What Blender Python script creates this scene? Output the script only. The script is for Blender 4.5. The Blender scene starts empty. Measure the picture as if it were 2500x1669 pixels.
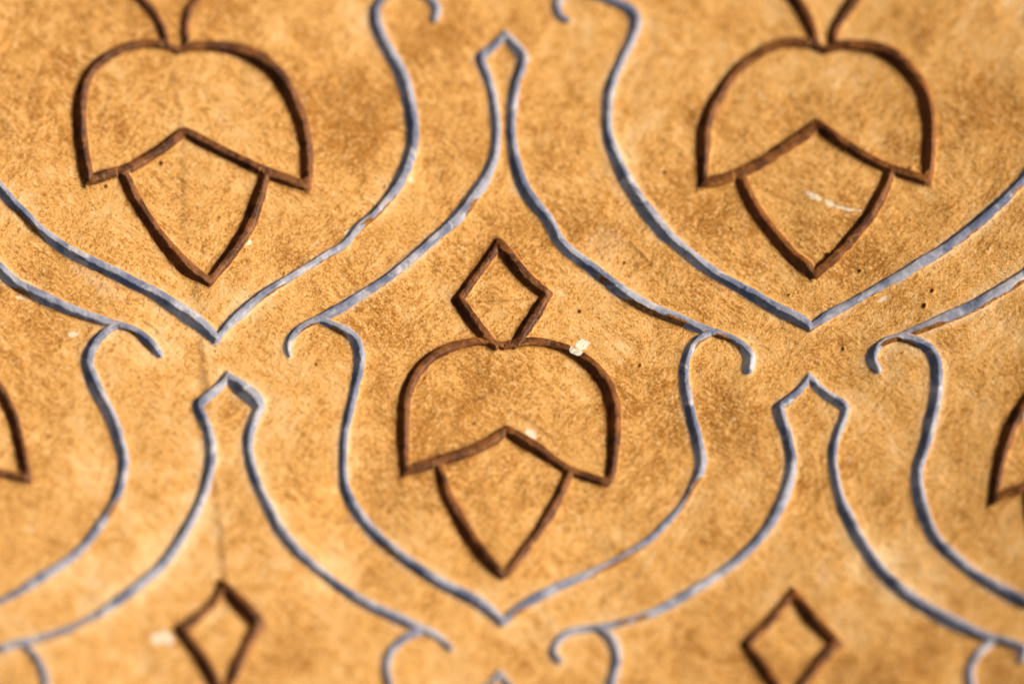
import bpy, math, time
import numpy as np
from mathutils import Matrix, Vector

# ------------------------------------------------------------------ camera, sky, sun, exposure
scene = bpy.context.scene
scene.render.engine = 'CYCLES'
WALL_Z = 1.25                                   # height of the picture's centre on the wall
LEAN = Matrix.Rotation(math.radians(-20), 4, 'X')   # the plaster face slopes back
FOCAL, PITCH, YAW, DIST = 120.0, math.radians(26), math.radians(4.0), 1.39
cam_at = Vector((math.sin(YAW) * math.cos(PITCH), -math.cos(YAW) * math.cos(PITCH), math.sin(PITCH))) * DIST
fw = -cam_at.normalized()
rt = fw.cross(Vector((0, 0, 1))).normalized()
up = rt.cross(fw)
cam_data = bpy.data.cameras.new('camera')
cam = bpy.data.objects.new('camera', cam_data)
scene.collection.objects.link(cam)
m = Matrix((rt, up, -fw)).transposed().to_4x4()
m.translation = cam_at
cam.matrix_world = Matrix.Translation((0, 0, WALL_Z)) @ LEAN @ m
cam_data.lens = FOCAL
cam_data.sensor_width = 36.0
cam_data.clip_start = 0.05
cam_data.clip_end = 200.0
cam_data.dof.use_dof = True
cam_data.dof.focus_distance = 1.386
cam_data.dof.aperture_fstop = 1.55
scene.camera = cam

SUN_DIR = (LEAN.to_3x3() @ Vector((-0.80, -0.58, -0.11))).normalized()   # from the wall towards the sun
world = bpy.data.worlds.new('World')
scene.world = world
world.use_nodes = True
wn = world.node_tree
wn.nodes.clear()
sky = wn.nodes.new('ShaderNodeTexSky')
sky.sky_type = 'NISHITA'
sky.sun_disc = False
sky.sun_elevation = math.asin(SUN_DIR.z)
sky.sun_rotation = math.atan2(SUN_DIR.x, SUN_DIR.y)
sky.air_density = 1.0
sky.dust_density = 2.0
bg = wn.nodes.new('ShaderNodeBackground')
bg.inputs['Strength'].default_value = 0.10
wo = wn.nodes.new('ShaderNodeOutputWorld')
wn.links.new(sky.outputs[0], bg.inputs[0])
wn.links.new(bg.outputs[0], wo.inputs[0])
sun_data = bpy.data.lights.new('sun', 'SUN')
sun_data.energy = 5.0
sun_data.angle = math.radians(3.2)
sun_data.color = (1.0, 0.95, 0.88)
sun = bpy.data.objects.new('sun', sun_data)
scene.collection.objects.link(sun)
sun.rotation_euler = SUN_DIR.to_track_quat('Z', 'Y').to_euler()
sun.location = SUN_DIR * 3 + Vector((0, 0, WALL_Z))
scene.view_settings.view_transform = 'Standard'
scene.view_settings.look = 'None'
scene.view_settings.exposure = 0.20
scene.view_settings.gamma = 1.0
scene.view_settings.use_curve_mapping = False

rng = np.random.default_rng(7)

# ------------------------------------------------------------------ the carved lines, measured on the wall (mm: x, z, groove width)
STROKES = """
flowerL.diamond_ll 0 0 -145.7,143.9,4.6 -141.9,139.4,4.8 -138.9,134.3,4.7 -137.4,129.5,4.2 -136.8,125.2,3.8
flowerL.diamond_lr 0 0 -123.4,144.5,3.7 -126.8,140.1,3.9 -128.5,135.2,3.8 -128.8,130.3,3.7 -128.6,125.1,3.5
flowerL.cap_l 0 1 -131.9,123.0,3.4 -136.7,125.0,3.8 -141.4,125.7,4.0 -146.6,125.3,3.5 -151.9,123.8,3.6 -157.3,121.4,3.9 -162.1,118.3,4.2 -166.8,113.8,4.7 -169.5,109.1,5.3 -171.3,103.8,5.7 -172.5,97.5,6.0 -173.0,90.5,6.2 -172.9,83.6,6.0 -172.2,76.6,5.9 -171.5,70.9,5.8 -171.1,65.8,5.3
flowerL.cap_r 0 1 -131.9,123.0,3.3 -128.1,124.2,3.5 -123.9,125.0,4.0 -118.1,125.1,4.7 -112.3,124.7,5.3 -107.2,123.5,6.2 -102.0,121.2,7.0 -97.5,118.2,7.2 -93.5,114.3,7.1 -90.5,109.7,6.8 -87.7,104.5,6.7 -85.5,98.7,6.6 -83.9,93.1,6.5 -82.6,86.8,6.2 -82.1,80.5,6.0 -82.3,74.2,5.6 -82.6,69.1,5.1 -82.5,65.9,4.3
flowerL.cap_chl 1 1 -170.9,65.9,5.0 -165.4,67.9,4.7 -160.0,69.7,4.6 -155.2,71.2,4.6 -149.1,74.8,4.5 -142.9,79.1,4.4 -137.4,83.4,4.3 -133.8,86.6,4.3 -130.8,88.6,4.2
flowerL.cap_chr 1 1 -130.4,88.4,4.7 -128.4,87.3,4.9 -122.7,84.0,5.1 -116.9,80.8,5.1 -111.1,77.8,5.1 -105.3,74.8,5.0 -100.7,72.5,4.9 -96.6,70.9,4.9 -90.8,68.9,4.9 -85.5,67.1,4.6 -82.9,65.8,4.2
flowerL.cup_l 0 1 -156.7,69.8,5.3 -155.4,66.3,5.5 -153.3,60.6,5.5 -150.6,54.9,5.6 -147.9,49.8,5.5 -146.2,47.4,5.5 -143.1,42.3,5.5 -139.5,37.2,5.7 -135.5,32.1,5.9 -130.9,27.7,5.8 -126.8,24.9,5.3 -123.3,22.5,4.1
flowerL.cup_r 0 1 -99.3,71.2,4.7 -100.3,66.7,5.0 -101.9,61.5,5.3 -103.9,55.7,5.5 -105.5,50.5,5.6 -106.9,47.3,5.6 -109.4,43.4,5.6 -112.5,38.7,5.7 -116.3,33.1,5.5 -119.5,28.8,5.3 -122.7,23.9,4.2
flowerR.diamond_ll 0 0 109.3,147.7,5.9 112.3,143.4,5.6 115.0,138.5,5.2 116.9,134.2,4.9 117.9,128.7,4.4
flowerR.diamond_lr 0 0 132.6,147.2,5.3 129.4,142.5,5.1 126.5,137.7,4.6 125.2,133.4,4.3 125.1,128.6,3.8
flowerR.cap_l 0 1 121.8,126.2,3.4 118.6,128.0,3.7 114.5,129.4,4.0 111.1,129.6,4.5 107.6,130.0,4.7 104.3,129.3,4.2 100.3,127.5,4.3 95.8,125.1,4.3 91.9,122.4,4.4 88.0,118.8,4.6 84.7,114.8,4.9 81.9,110.2,5.2 79.5,105.3,5.4 77.5,99.7,5.6 76.1,94.1,5.8 75.8,89.1,5.8 75.6,83.5,5.6 75.6,77.8,5.2 75.8,72.1,4.9 75.6,70.1,4.2
flowerR.cap_r 0 1 121.8,126.2,3.6 125.4,127.6,4.1 129.4,128.5,4.7 134.0,128.0,5.0 139.8,127.1,5.5 145.0,125.3,6.5 149.8,122.1,6.7 154.6,117.3,6.3 158.9,112.2,6.0 161.5,107.1,6.0 163.4,100.8,6.1 164.4,94.6,6.1 165.0,87.6,6.0 165.1,81.3,5.7 165.0,75.0,5.2 165.2,70.2,4.6
flowerR.cap_chl 1 1 75.9,70.8,5.0 80.1,71.3,5.3 85.3,72.6,5.2 90.4,74.8,5.1 95.6,77.4,5.2 101.3,80.9,5.3 106.9,84.9,5.3 112.6,89.2,5.3 117.1,92.4,5.1 119.9,95.0,4.6
flowerR.cap_chr 1 1 120.1,95.3,4.5 124.0,91.7,5.2 128.8,87.9,5.2 134.2,84.3,5.1 139.6,80.7,5.1 145.0,77.7,5.0 149.7,75.3,4.8 155.1,73.2,4.6 160.5,71.1,4.4 165.2,69.4,4.2
flowerR.cup_l 0 1 90.2,74.5,4.9 91.8,69.4,5.1 94.3,63.6,5.2 97.4,57.8,5.4 100.4,53.3,5.5 101.6,52.1,5.5 105.9,46.3,5.7 111.9,39.0,5.9 116.3,34.4,5.8 119.4,31.7,5.3 120.9,29.7,4.2
flowerR.cup_r 0 1 149.8,73.7,5.0 148.3,68.0,5.4 146.3,62.4,5.6 143.6,56.7,5.7 141.3,52.3,5.8 140.0,51.2,5.7 137.0,46.8,5.6 133.1,41.7,5.5 129.2,37.0,5.4 125.2,33.2,5.3 121.7,29.8,4.4
flowerC.diamond_ul 1 1 -5.7,43.7,4.7 -7.9,39.7,4.7 -11.2,34.6,4.6 -15.1,28.7,4.6 -18.7,23.3,4.6 -21.9,18.2,5.1
flowerC.diamond_ur 1 1 -5.5,43.7,5.2 -2.6,39.2,6.4 0.9,33.8,6.8 5.0,28.7,6.7 9.2,24.9,6.2 13.1,21.7,5.6 14.1,20.8,5.1
flowerC.diamond_ll 1 0 -22.3,18.2,5.5 -19.3,13.6,5.9 -16.1,8.4,5.7 -12.8,3.9,5.3 -9.8,0.0,4.9 -7.3,-2.7,4.2
flowerC.diamond_lr 1 0 13.8,21.1,4.9 11.0,15.4,5.2 8.2,10.4,5.2 5.2,5.7,5.3 2.5,1.1,4.6 0.7,-2.1,3.8
flowerC.cap_l 0 1 -3.6,-2.5,4.0 -8.1,-1.1,3.9 -12.8,-0.5,3.9 -17.6,-1.4,4.1 -22.4,-2.7,4.3 -27.2,-4.5,4.5 -31.2,-6.9,4.8 -34.7,-9.8,5.0 -37.9,-13.3,5.3 -40.3,-17.0,5.3 -42.2,-20.8,5.4 -43.6,-25.2,5.4 -44.5,-29.3,5.5 -45.0,-35.4,5.6 -45.2,-42.3,5.4 -45.3,-49.1,5.0 -45.2,-53.4,4.9 -44.8,-56.9,5.1 -44.5,-61.0,5.1 -44.4,-62.5,4.3
flowerC.cap_r 0 1 -3.6,-2.5,3.7 0.3,-1.6,4.2 5.1,-0.6,4.5 10.5,-0.3,4.1 15.8,-1.0,4.1 20.6,-2.3,4.7 25.4,-4.9,5.3 30.2,-8.5,5.6 33.8,-12.1,6.1 36.9,-16.4,6.6 39.3,-21.1,6.7 40.9,-26.5,6.4 41.9,-33.2,6.1 42.1,-40.0,5.8 41.9,-46.8,5.4 41.6,-51.1,5.0 41.2,-55.3,4.9 40.8,-60.1,4.6 40.2,-63.9,3.7
flowerC.cap_chl 1 1 -44.6,-61.5,5.3 -39.9,-59.9,5.7 -35.0,-58.2,5.7 -30.1,-56.0,5.4 -22.8,-53.8,5.0 -16.7,-51.1,5.1 -10.6,-47.4,5.0 -6.3,-44.3,4.9 -2.8,-41.1,4.5
flowerC.cap_chr 1 1 -2.5,-40.8,4.9 0.9,-43.4,6.0 5.8,-46.7,6.4 10.6,-49.7,6.1 13.7,-52.2,5.5 18.5,-55.6,5.0 23.4,-58.9,4.9 28.3,-60.9,4.9 33.1,-62.6,4.8 37.4,-63.8,4.5 39.1,-64.6,3.8
flowerC.cup_l 0 1 -30.5,-58.1,4.6 -29.6,-63.9,5.0 -27.4,-72.1,6.0 -23.6,-80.3,6.7 -19.4,-89.3,6.9 -14.5,-97.5,6.9 -8.9,-105.1,6.2 -4.6,-110.1,4.6
flowerC.cup_r 0 1 23.4,-60.3,4.8 21.6,-65.8,4.8 18.6,-72.8,4.9 15.0,-80.5,4.9 10.8,-88.3,4.8 5.9,-96.2,4.6 1.6,-103.4,4.2 -3.1,-109.9,3.6
flowerW.cap_r 0 1 -219.7,-20.6,5.7 -215.5,-25.9,6.0 -212.2,-31.2,5.9 -209.8,-37.3,5.8 -208.0,-43.4,5.7 -206.9,-50.2,5.5 -205.8,-57.8,5.4 -205.4,-63.5,4.9 -204.8,-67.7,4.5 -204.2,-71.7,3.9
flowerW.cap_chr 0 1 -219.9,-67.7,4.8 -215.6,-68.8,4.7 -210.1,-70.0,4.7 -204.3,-71.3,4.1
flowerX.cap_l 0 1 218.1,-23.5,6.6 214.3,-28.3,6.9 210.8,-33.5,6.8 207.7,-39.7,6.7 205.3,-46.4,6.4 203.7,-53.2,6.2 202.9,-56.8,6.2 202.0,-62.9,6.0 201.2,-69.8,5.7 200.6,-76.8,5.1 200.1,-79.0,4.3
flowerX.cap_chl 1 0 200.5,-78.5,5.0 204.4,-76.3,5.2 210.5,-74.3,5.3 213.4,-73.5,5.3 218.3,-71.1,5.4
flowerP.diamond_ul 1 1 -123.6,-119.7,4.7 -126.0,-125.5,4.8 -131.3,-132.2,5.0 -137.2,-137.5,4.9 -142.7,-142.1,5.0
flowerP.diamond_ur 1 1 -123.2,-119.7,5.9 -119.6,-124.0,7.0 -116.0,-128.7,7.8 -111.8,-133.6,8.0 -108.3,-138.4,6.8
flowerP.diamond_ll 1 0 -142.7,-142.3,5.9 -137.7,-149.9,6.4 -132.9,-158.5,6.6 -128.2,-168.3,6.6
flowerP.diamond_lr 1 0 -109.2,-139.3,5.8 -113.5,-147.5,6.0 -117.0,-154.9,5.9 -119.8,-162.4,5.8 -121.7,-168.1,5.7
flowerQ.diamond_ul 1 1 118.0,-118.4,4.5 114.2,-124.7,4.5 109.5,-131.1,4.6 104.1,-137.1,4.6 99.3,-142.4,4.7
flowerQ.diamond_ur 1 1 118.3,-118.4,5.2 123.5,-126.5,6.3 128.8,-133.9,6.7 134.0,-139.9,6.5 138.0,-144.2,5.2
flowerQ.diamond_ll 1 0 99.2,-142.8,5.4 103.9,-150.5,6.0 108.5,-157.9,6.2 111.8,-162.8,6.2
flowerQ.diamond_lr 1 0 137.0,-144.3,6.2 131.3,-151.4,6.2 127.2,-157.8,6.1 123.7,-163.2,6.0
bandL.right 0 0 -43.1,150.4,3.4 -38.5,149.8,3.6 -33.4,148.3,3.9 -30.4,145.7,4.3 -29.3,142.4,4.6 -30.5,138.9,3.5
ogeeL.right 0 0 -43.1,150.3,3.0 -50.0,147.1,4.1 -53.5,142.6,4.8 -53.6,137.2,5.4 -50.9,129.3,5.8 -46.9,122.1,6.2 -43.6,114.8,5.9 -41.6,107.4,5.7 -40.3,100.0,5.6 -39.5,93.1,5.7 -39.9,86.2,5.7 -41.4,79.2,5.7 -44.2,72.2,5.6 -47.8,65.1,5.2 -52.6,58.5,4.5 -58.0,52.6,4.4 -62.9,48.2,4.2 -67.9,41.1,4.0 -73.8,37.3,3.9 -79.9,32.9,3.7 -86.0,28.5,3.7 -93.3,23.7,3.8 -101.3,18.1,3.9 -107.4,13.0,4.2 -111.8,8.5,4.6 -116.2,4.3,4.3 -119.7,-0.0,3.5
ogeeL.left 0 0 -206.9,61.5,5.0 -202.5,55.2,5.2 -196.9,49.6,5.2 -194.2,45.6,5.1 -189.0,40.9,5.3 -181.6,35.2,5.7 -172.8,30.3,6.0 -164.0,26.0,5.7 -155.2,21.1,5.9 -146.4,16.7,6.4 -138.8,11.6,7.4 -132.4,7.2,7.6 -127.1,2.7,7.1 -123.6,-0.6,5.9 -121.3,-3.8,4.6
bandW.right 0 0 -209.3,25.2,5.9 -204.8,20.7,6.3 -199.0,16.9,6.4 -191.9,13.2,6.4 -184.3,9.4,5.6 -176.6,6.4,5.2 -169.4,3.6,4.7 -162.9,1.8,4.2 -158.1,0.7,3.8 -153.3,-1.8,4.7 -149.9,-5.4,5.3 -147.0,-8.6,4.8 -145.3,-10.9,3.3
ogeeW.right 0 0 -161.7,1.6,3.0 -166.6,-0.6,3.8 -171.1,-4.8,4.5 -174.1,-9.6,5.2 -176.1,-15.0,5.7 -175.0,-21.1,6.1 -172.9,-27.1,6.3 -170.2,-33.1,6.3 -167.5,-39.8,6.0 -165.4,-46.6,5.8 -163.9,-53.5,5.5 -163.0,-57.8,5.4 -163.3,-64.7,5.0 -165.2,-73.2,5.0 -168.4,-81.7,5.0 -172.5,-88.9,4.7 -177.3,-96.1,4.5 -182.7,-103.4,4.2 -189.4,-110.1,4.1 -197.3,-116.2,4.4 -205.2,-121.5,4.4 -212.5,-126.9,4.0 -219.7,-131.1,3.4
bandP.left 0 0 -117.7,-19.9,4.0 -121.5,-25.3,4.7 -126.0,-29.5,4.7 -130.7,-33.8,5.1 -129.4,-38.5,5.4 -127.2,-44.6,5.6 -126.2,-50.7,5.4 -126.0,-56.4,5.6 -126.7,-62.7,5.3 -128.5,-70.4,5.0 -131.0,-78.2,4.8 -135.1,-87.4,4.6 -139.8,-96.1,4.7 -145.9,-106.3,4.8 -152.5,-114.4,4.9 -160.4,-121.9,5.0 -169.0,-129.4,4.8 -178.2,-136.3,4.2 -187.4,-142.2,4.1 -196.5,-146.6,4.2 -205.7,-149.9,4.3 -213.4,-151.7,4.3 -221.3,-154.9,4.2
bandP.right 0 0 -117.4,-19.9,4.4 -113.6,-24.0,7.0 -109.4,-27.6,8.2 -106.2,-30.8,7.4 -104.9,-33.5,5.1 -106.9,-38.4,4.5 -109.3,-44.6,4.6 -110.2,-50.1,4.7 -109.9,-55.8,4.7 -108.8,-64.1,5.1 -106.1,-73.7,5.3 -102.0,-83.4,5.4 -96.8,-93.7,5.5 -90.2,-102.6,5.7 -83.5,-108.8,5.5 -77.4,-114.2,5.2 -72.5,-118.7,5.2 -71.2,-119.0,5.4 -65.7,-123.4,5.4 -59.5,-127.1,5.5 -52.7,-130.4,5.5 -46.5,-133.8,5.5 -40.3,-136.8,5.3 -35.3,-138.7,4.7 -30.3,-142.2,4.2 -26.5,-146.7,3.2
ogeeP.left 0 0 -211.5,-152.2,3.5 -206.8,-157.3,4.4 -204.0,-163.8,4.8 -202.8,-171.6,4.8
ogeeP.right 0 0 -36.5,-137.9,3.1 -42.2,-139.8,3.9 -47.3,-143.6,4.2 -51.7,-148.5,4.5 -53.9,-154.4,4.8 -54.1,-160.3,4.6 -53.2,-165.1,4.3
bandC.left 0 0 -2.8,133.5,3.1 -4.3,131.7,3.5 -8.3,127.4,3.6 -12.6,123.6,4.6 -11.8,120.5,4.3 -9.8,115.7,4.0 -7.8,108.3,3.8 -6.9,100.9,4.1 -6.4,93.4,4.2 -6.7,85.9,4.4 -8.1,78.3,4.8 -11.4,70.6,5.2 -15.5,64.1,5.5 -20.2,57.0,5.4 -24.4,51.7,5.1 -28.0,48.4,4.9 -33.9,42.6,4.6 -39.9,36.8,4.4 -46.0,31.1,4.3 -51.4,26.3,4.3 -58.0,21.4,4.4 -64.7,16.6,4.6 -70.2,12.4,4.8 -73.9,10.5,4.7 -77.5,8.0,4.2 -81.8,6.2,3.6 -86.7,3.4,3.3 -90.7,-0.7,3.2 -92.5,-5.4,3.1 -91.7,-9.1,2.5
bandC.right 0 0 -2.7,133.4,3.3 0.3,129.4,4.6 3.2,125.8,5.3 4.4,123.0,5.0 3.2,119.0,4.5 1.2,112.2,4.4 0.0,104.8,4.4 -0.3,98.5,4.2 -0.6,92.3,4.2 0.3,86.0,4.6 1.2,79.8,5.0 2.6,73.5,5.3 5.6,66.5,5.7 9.7,60.3,5.9 14.4,53.9,5.8 17.9,46.4,5.9 23.3,40.4,6.0 29.8,35.1,5.9 36.3,29.7,5.9 42.9,24.0,6.2 49.5,19.3,6.2 56.6,15.2,6.0 63.8,12.1,5.9 69.8,9.4,5.5 75.2,6.9,5.3 81.8,4.5,4.3 87.8,2.5,4.1 92.0,-0.0,4.4 95.1,-3.3,5.0 96.9,-7.3,5.7 96.1,-12.3,5.1
ogeeC.right 0 0 82.1,5.0,2.9 77.1,2.3,3.9 73.0,-1.7,4.2 70.9,-6.3,4.1 70.1,-11.7,4.4 70.4,-18.4,4.9 71.8,-26.4,5.2 73.8,-34.6,5.3 75.8,-42.1,5.3 77.2,-49.6,5.3 77.8,-51.2,5.4 77.9,-56.7,5.2 76.8,-61.5,4.8 74.5,-67.0,3.9 71.7,-73.2,3.4 69.9,-76.7,3.8 65.1,-82.9,3.7 59.1,-89.9,3.8 52.5,-95.5,3.9 45.8,-100.5,4.1 38.5,-104.8,4.0 31.2,-108.8,4.3 23.8,-112.4,4.9 16.4,-116.5,5.0 9.6,-120.6,5.2 4.1,-124.7,5.1 -0.3,-129.1,4.8 -3.9,-133.2,4.1
ogeeC.left 0 0 -78.8,7.0,3.3 -74.0,5.2,4.1 -70.4,3.0,4.7 -66.8,1.6,5.0 -63.9,-2.1,5.2 -62.8,-7.1,5.0 -63.2,-13.8,4.9 -64.6,-21.3,4.3 -66.2,-29.4,4.3 -68.2,-37.6,4.1 -69.9,-45.9,4.0 -70.4,-52.8,4.0 -70.4,-54.4,3.8 -70.6,-61.3,4.1 -69.8,-69.6,4.8 -67.2,-77.1,5.6 -63.1,-84.0,5.7 -57.6,-91.5,5.8 -50.9,-98.3,5.9 -43.6,-105.0,6.0 -35.6,-111.1,5.8 -28.2,-115.8,5.8 -20.8,-119.8,6.1 -14.6,-123.3,6.1 -9.6,-127.4,5.4 -4.8,-132.7,4.4
bandR.left 0 0 26.4,152.0,3.4 21.9,150.9,3.7 18.4,148.8,4.1 17.0,144.9,4.2 18.4,141.1,3.6 21.4,139.5,2.9
ogeeR.left 0 0 27.0,151.5,3.0 33.2,149.4,3.8 40.1,146.9,4.5 45.8,144.2,5.2 48.1,140.3,5.1 47.6,134.8,4.9 44.9,128.1,4.6 41.6,120.7,4.6 38.8,112.7,4.9 37.5,105.3,4.8 37.3,99.1,4.6 37.6,94.1,4.4 39.1,86.6,4.9 41.6,79.7,5.3 44.5,73.4,5.8 48.1,67.1,6.1 51.7,61.3,6.1 55.9,55.6,6.1 62.5,46.6,5.8 67.9,42.2,5.5 72.7,37.7,5.3 79.3,32.4,5.4 85.9,28.1,5.4 92.5,24.3,5.4 98.5,20.4,5.4 104.6,16.4,5.4 110.6,13.0,5.6 116.7,9.5,5.6 121.1,6.0,4.6
ogeeR.right 0 0 204.0,69.0,5.0 200.8,65.3,5.0 195.8,59.5,5.2 190.2,54.0,5.5 184.7,48.5,5.7 182.4,46.7,5.7 176.2,41.3,5.6 169.9,36.7,5.4 163.1,32.5,5.3 156.2,27.9,5.0 149.3,24.1,4.8 142.3,19.9,4.5 136.0,16.2,4.4 129.6,12.6,4.4 124.1,9.0,4.1 121.5,6.7,3.5
bandX.left 0 0 206.9,25.9,5.8 201.2,21.7,6.1 194.9,17.8,6.2 188.5,13.9,6.1 182.1,10.6,5.8 175.1,7.3,5.4 169.3,4.9,5.2 163.4,2.6,4.5 157.6,0.3,3.7 152.8,-1.0,3.8 148.8,-3.5,4.4 146.7,-6.7,5.3 146.6,-10.7,5.3 149.3,-14.2,4.0
ogeeX.left 0 0 157.6,-0.2,3.8 162.4,-1.4,4.8 168.0,-4.3,5.2 171.8,-8.5,5.3 173.4,-14.0,5.5 174.0,-20.0,5.4 173.8,-27.4,5.7 172.9,-34.9,6.1 171.8,-41.6,6.3 170.9,-48.4,6.2 169.4,-54.0,6.1 168.0,-60.9,6.0 168.3,-67.8,5.8 170.0,-76.9,5.8 172.9,-85.5,5.9 176.7,-93.5,6.1 182.4,-100.9,5.8 189.0,-107.7,5.5 196.9,-114.7,5.6 206.0,-121.1,6.1 217.1,-128.4,6.4
bandQ.left 0 0 121.2,-16.2,3.6 118.4,-21.2,3.8 114.9,-25.1,4.1 109.2,-30.0,5.2 110.5,-35.8,4.7 112.9,-42.7,4.7 114.3,-48.9,4.8 115.3,-51.9,4.9 115.2,-58.7,5.0 114.3,-67.0,5.4 111.9,-75.3,5.5 107.9,-84.2,5.4 103.3,-91.8,5.1 96.8,-99.4,4.8 90.8,-105.0,4.3 84.2,-110.5,4.6 77.5,-115.4,4.6 70.8,-120.0,4.9 63.5,-125.0,4.6 56.1,-128.6,4.3 48.1,-131.8,4.0 40.7,-133.7,3.7 32.6,-134.8,3.7 26.5,-136.0,3.9 21.5,-138.6,4.0 18.1,-143.1,4.0 17.0,-148.2,4.2 20.0,-151.1,3.7
bandQ.right 0 0 121.4,-16.2,3.4 125.0,-21.0,4.4 129.3,-24.9,5.0 133.7,-28.1,4.9 136.7,-31.2,4.3 135.8,-36.6,4.1 133.7,-43.3,4.2 132.6,-49.4,4.1 132.3,-52.4,4.5 133.2,-60.7,4.6 135.4,-70.5,4.9 138.2,-78.2,5.2 142.3,-87.5,5.5 147.7,-97.6,5.4 153.0,-106.3,5.7 159.6,-114.5,6.1 167.4,-122.1,6.4 176.5,-129.1,6.5 186.2,-135.5,6.5 195.3,-141.2,6.3 203.7,-145.5,5.7 210.2,-147.5,5.2 218.6,-151.8,4.8
ogeeQ.right 0 0 205.7,-146.5,3.7 200.3,-150.3,4.6 196.8,-155.9,4.9 195.6,-162.4,4.9 196.5,-167.4,4.8
ogeeQ.left 0 0 35.1,-134.6,3.5 40.1,-137.7,4.8 43.3,-142.7,5.1 44.4,-149.2,5.1 43.8,-155.0,5.0 42.3,-162.1,4.8
bandZ.left 0 0 -5.6,-158.3,3.8 -9.1,-164.3,3.9
bandZ.right 0 0 -5.6,-158.3,3.9 -2.2,-164.0,4.1
"""
PITS = [(60.9, 75.4, 0.7), (92.2, 88.6, .5), (158.2, 74.9, .95), (87.8, 50.9, .5), (30.1, 37.4, .5), (27.6, 14.1, .8), (45.3, 36.0, .6), (52.3, -9.9, .7),
        (-35.9, -17.9, .6), (-15.4, -37.9, .6), (94.5, 23.7, .7), (167.0, 14.0, 1.0), (169.9, 20.7, .8), (140.0, 31.1, .7), (134.8, -3.7, .7),
        (111.8, 21.2, .6), (126.8, 37.9, 1.1), (-80.4, -12.8, .6), (-92.5, 27.6, .5), (-140.6, 74.8, .9), (-118.0, 51.9, .5), (-163.5, 63.8, .7)]
SCORES = [  # shallow scored setting-out lines: points, half width, depth
    ([(-133.3, 111.7), (-131.8, 89.0), (-131.5, 69.6), (-131.6, 48.1), (-130.2, 30.0), (-128.4, 19.0), (-127.6, 7.9), (-127.2, -8.8), (-126.5, -25.7),
      (-124.8, -67.8), (-123.1, -91.2), (-122.3, -115.0), (-123.3, -143.2)], 2.4, .32),
    ([(-16.6, 17.7), (-8.3, 17.6), (0, 18.5), (8.3, 19.3)], .8, .35),
    ([(-0.8, -31.1), (8.4, -36.7), (16.9, -44.2)], 1.1, .35), ([(47.7, 44.8), (57.7, 33.9), (69.5, 22.8)], 1.0, .35),
    ([(67.5, 37.4), (77.7, 28.2), (86.1, 23.5)], 1.0, .35), ([(24.1, -106.4), (32.7, -98.5), (42.9, -94.6)], 2.0, .5),
    ([(38.1, -122.4), (43.2, -116.4), (53.4, -108.5)], 2.0, .5), ([(-150.5, 3.9), (-146.5, 1.1), (-144.9, -1.6)], 1.0, .35),
    ([(27.6, 85.8), (30.9, 77.0), (34.6, 70.8)], 1.1, .35), ([(-42.3, -40.3), (-25.3, -33.4), (-8.4, -23.6)], 1.2, .3)]
WHITES = [  # white plaster showing through: x, z, half length, half width, turn in degrees, strength
    (120.5, 63.8, 4.2, 1.0, -28, .75), (126.5, 60.8, 3.2, .9, -38, .7), (133.5, 58.2, 4.0, .55, -14, .8), (138.5, 57.3, 2.5, .4, -10, .6),
    (-188.0, 10.1, 3.0, 1.4, -20, .75), (-183.5, 8.6, 1.6, 1.0, 0, .8), (-201.0, 13.2, 2.6, .7, -10, .6), (-150.1, -146.6, 4.2, 3.4, 20, .8),
    (7.6, -42.6, 3.0, 2.0, -40, .8), (-106.5, 40.7, 1.3, .9, 50, .8), (150.3, 18.2, 2.8, 1.0, 22, .7), (-180.3, -2.8, 2.0, 1.1, 10, .7),
    (-66.0, 46.4, 1.6, 1.1, 30, .8), (-40.8, 70.9, 1.8, 1.2, 60, .7), (29.3, -.4, 3.2, 2.7, 20, 1.0), (45, 70, 10, 6, -60, .10), (38, 45, 9, 7, 0, .08),
    (-168, 20, 16, 3, -35, .12)]
BARES = [(85.0, 1.4), (90.1, -3.3), (152.9, -2.3), (156.3, -3.4), (-156.4, 3.8), (-151.5, 1.1), (68.1, 10.0), (64.8, 11.5), (46.9, -131.4), (53.8, -129.5),
         (-192.6, 29.9), (-181.9, 13.5), (-75.9, 41.7), (-72.5, 43.6), (-39.0, 20.5), (38.0, 28.5), (-60, 52), (-84, 36)]

traced = {}
for line in STROKES.strip().splitlines():
    tok = line.split()
    traced[tok[0]] = np.array([[float(v) for v in p.split(',')] for p in tok[3:]])

A_, B_ = 121.5, 145.0                            # half column spacing, row spacing
NAME_AT = {(0, 0): 'C', (-1, 1): 'L', (1, 1): 'R', (-1, -1): 'P', (1, -1): 'Q', (-2, 0): 'W', (2, 0): 'X', (0, -2): 'Z'}
NUDGE = {('flower', -2, 0): (0.9, -3.4), ('flower', 2, 0): (2.6, -17.3), ('flower', -1, -1): (2.9, -29.0), ('flower', 1, -1): (.5, -36.0),
         ('band', -2, 0): (0, 0), ('band', 2, 0): (0, 0)}


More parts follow.
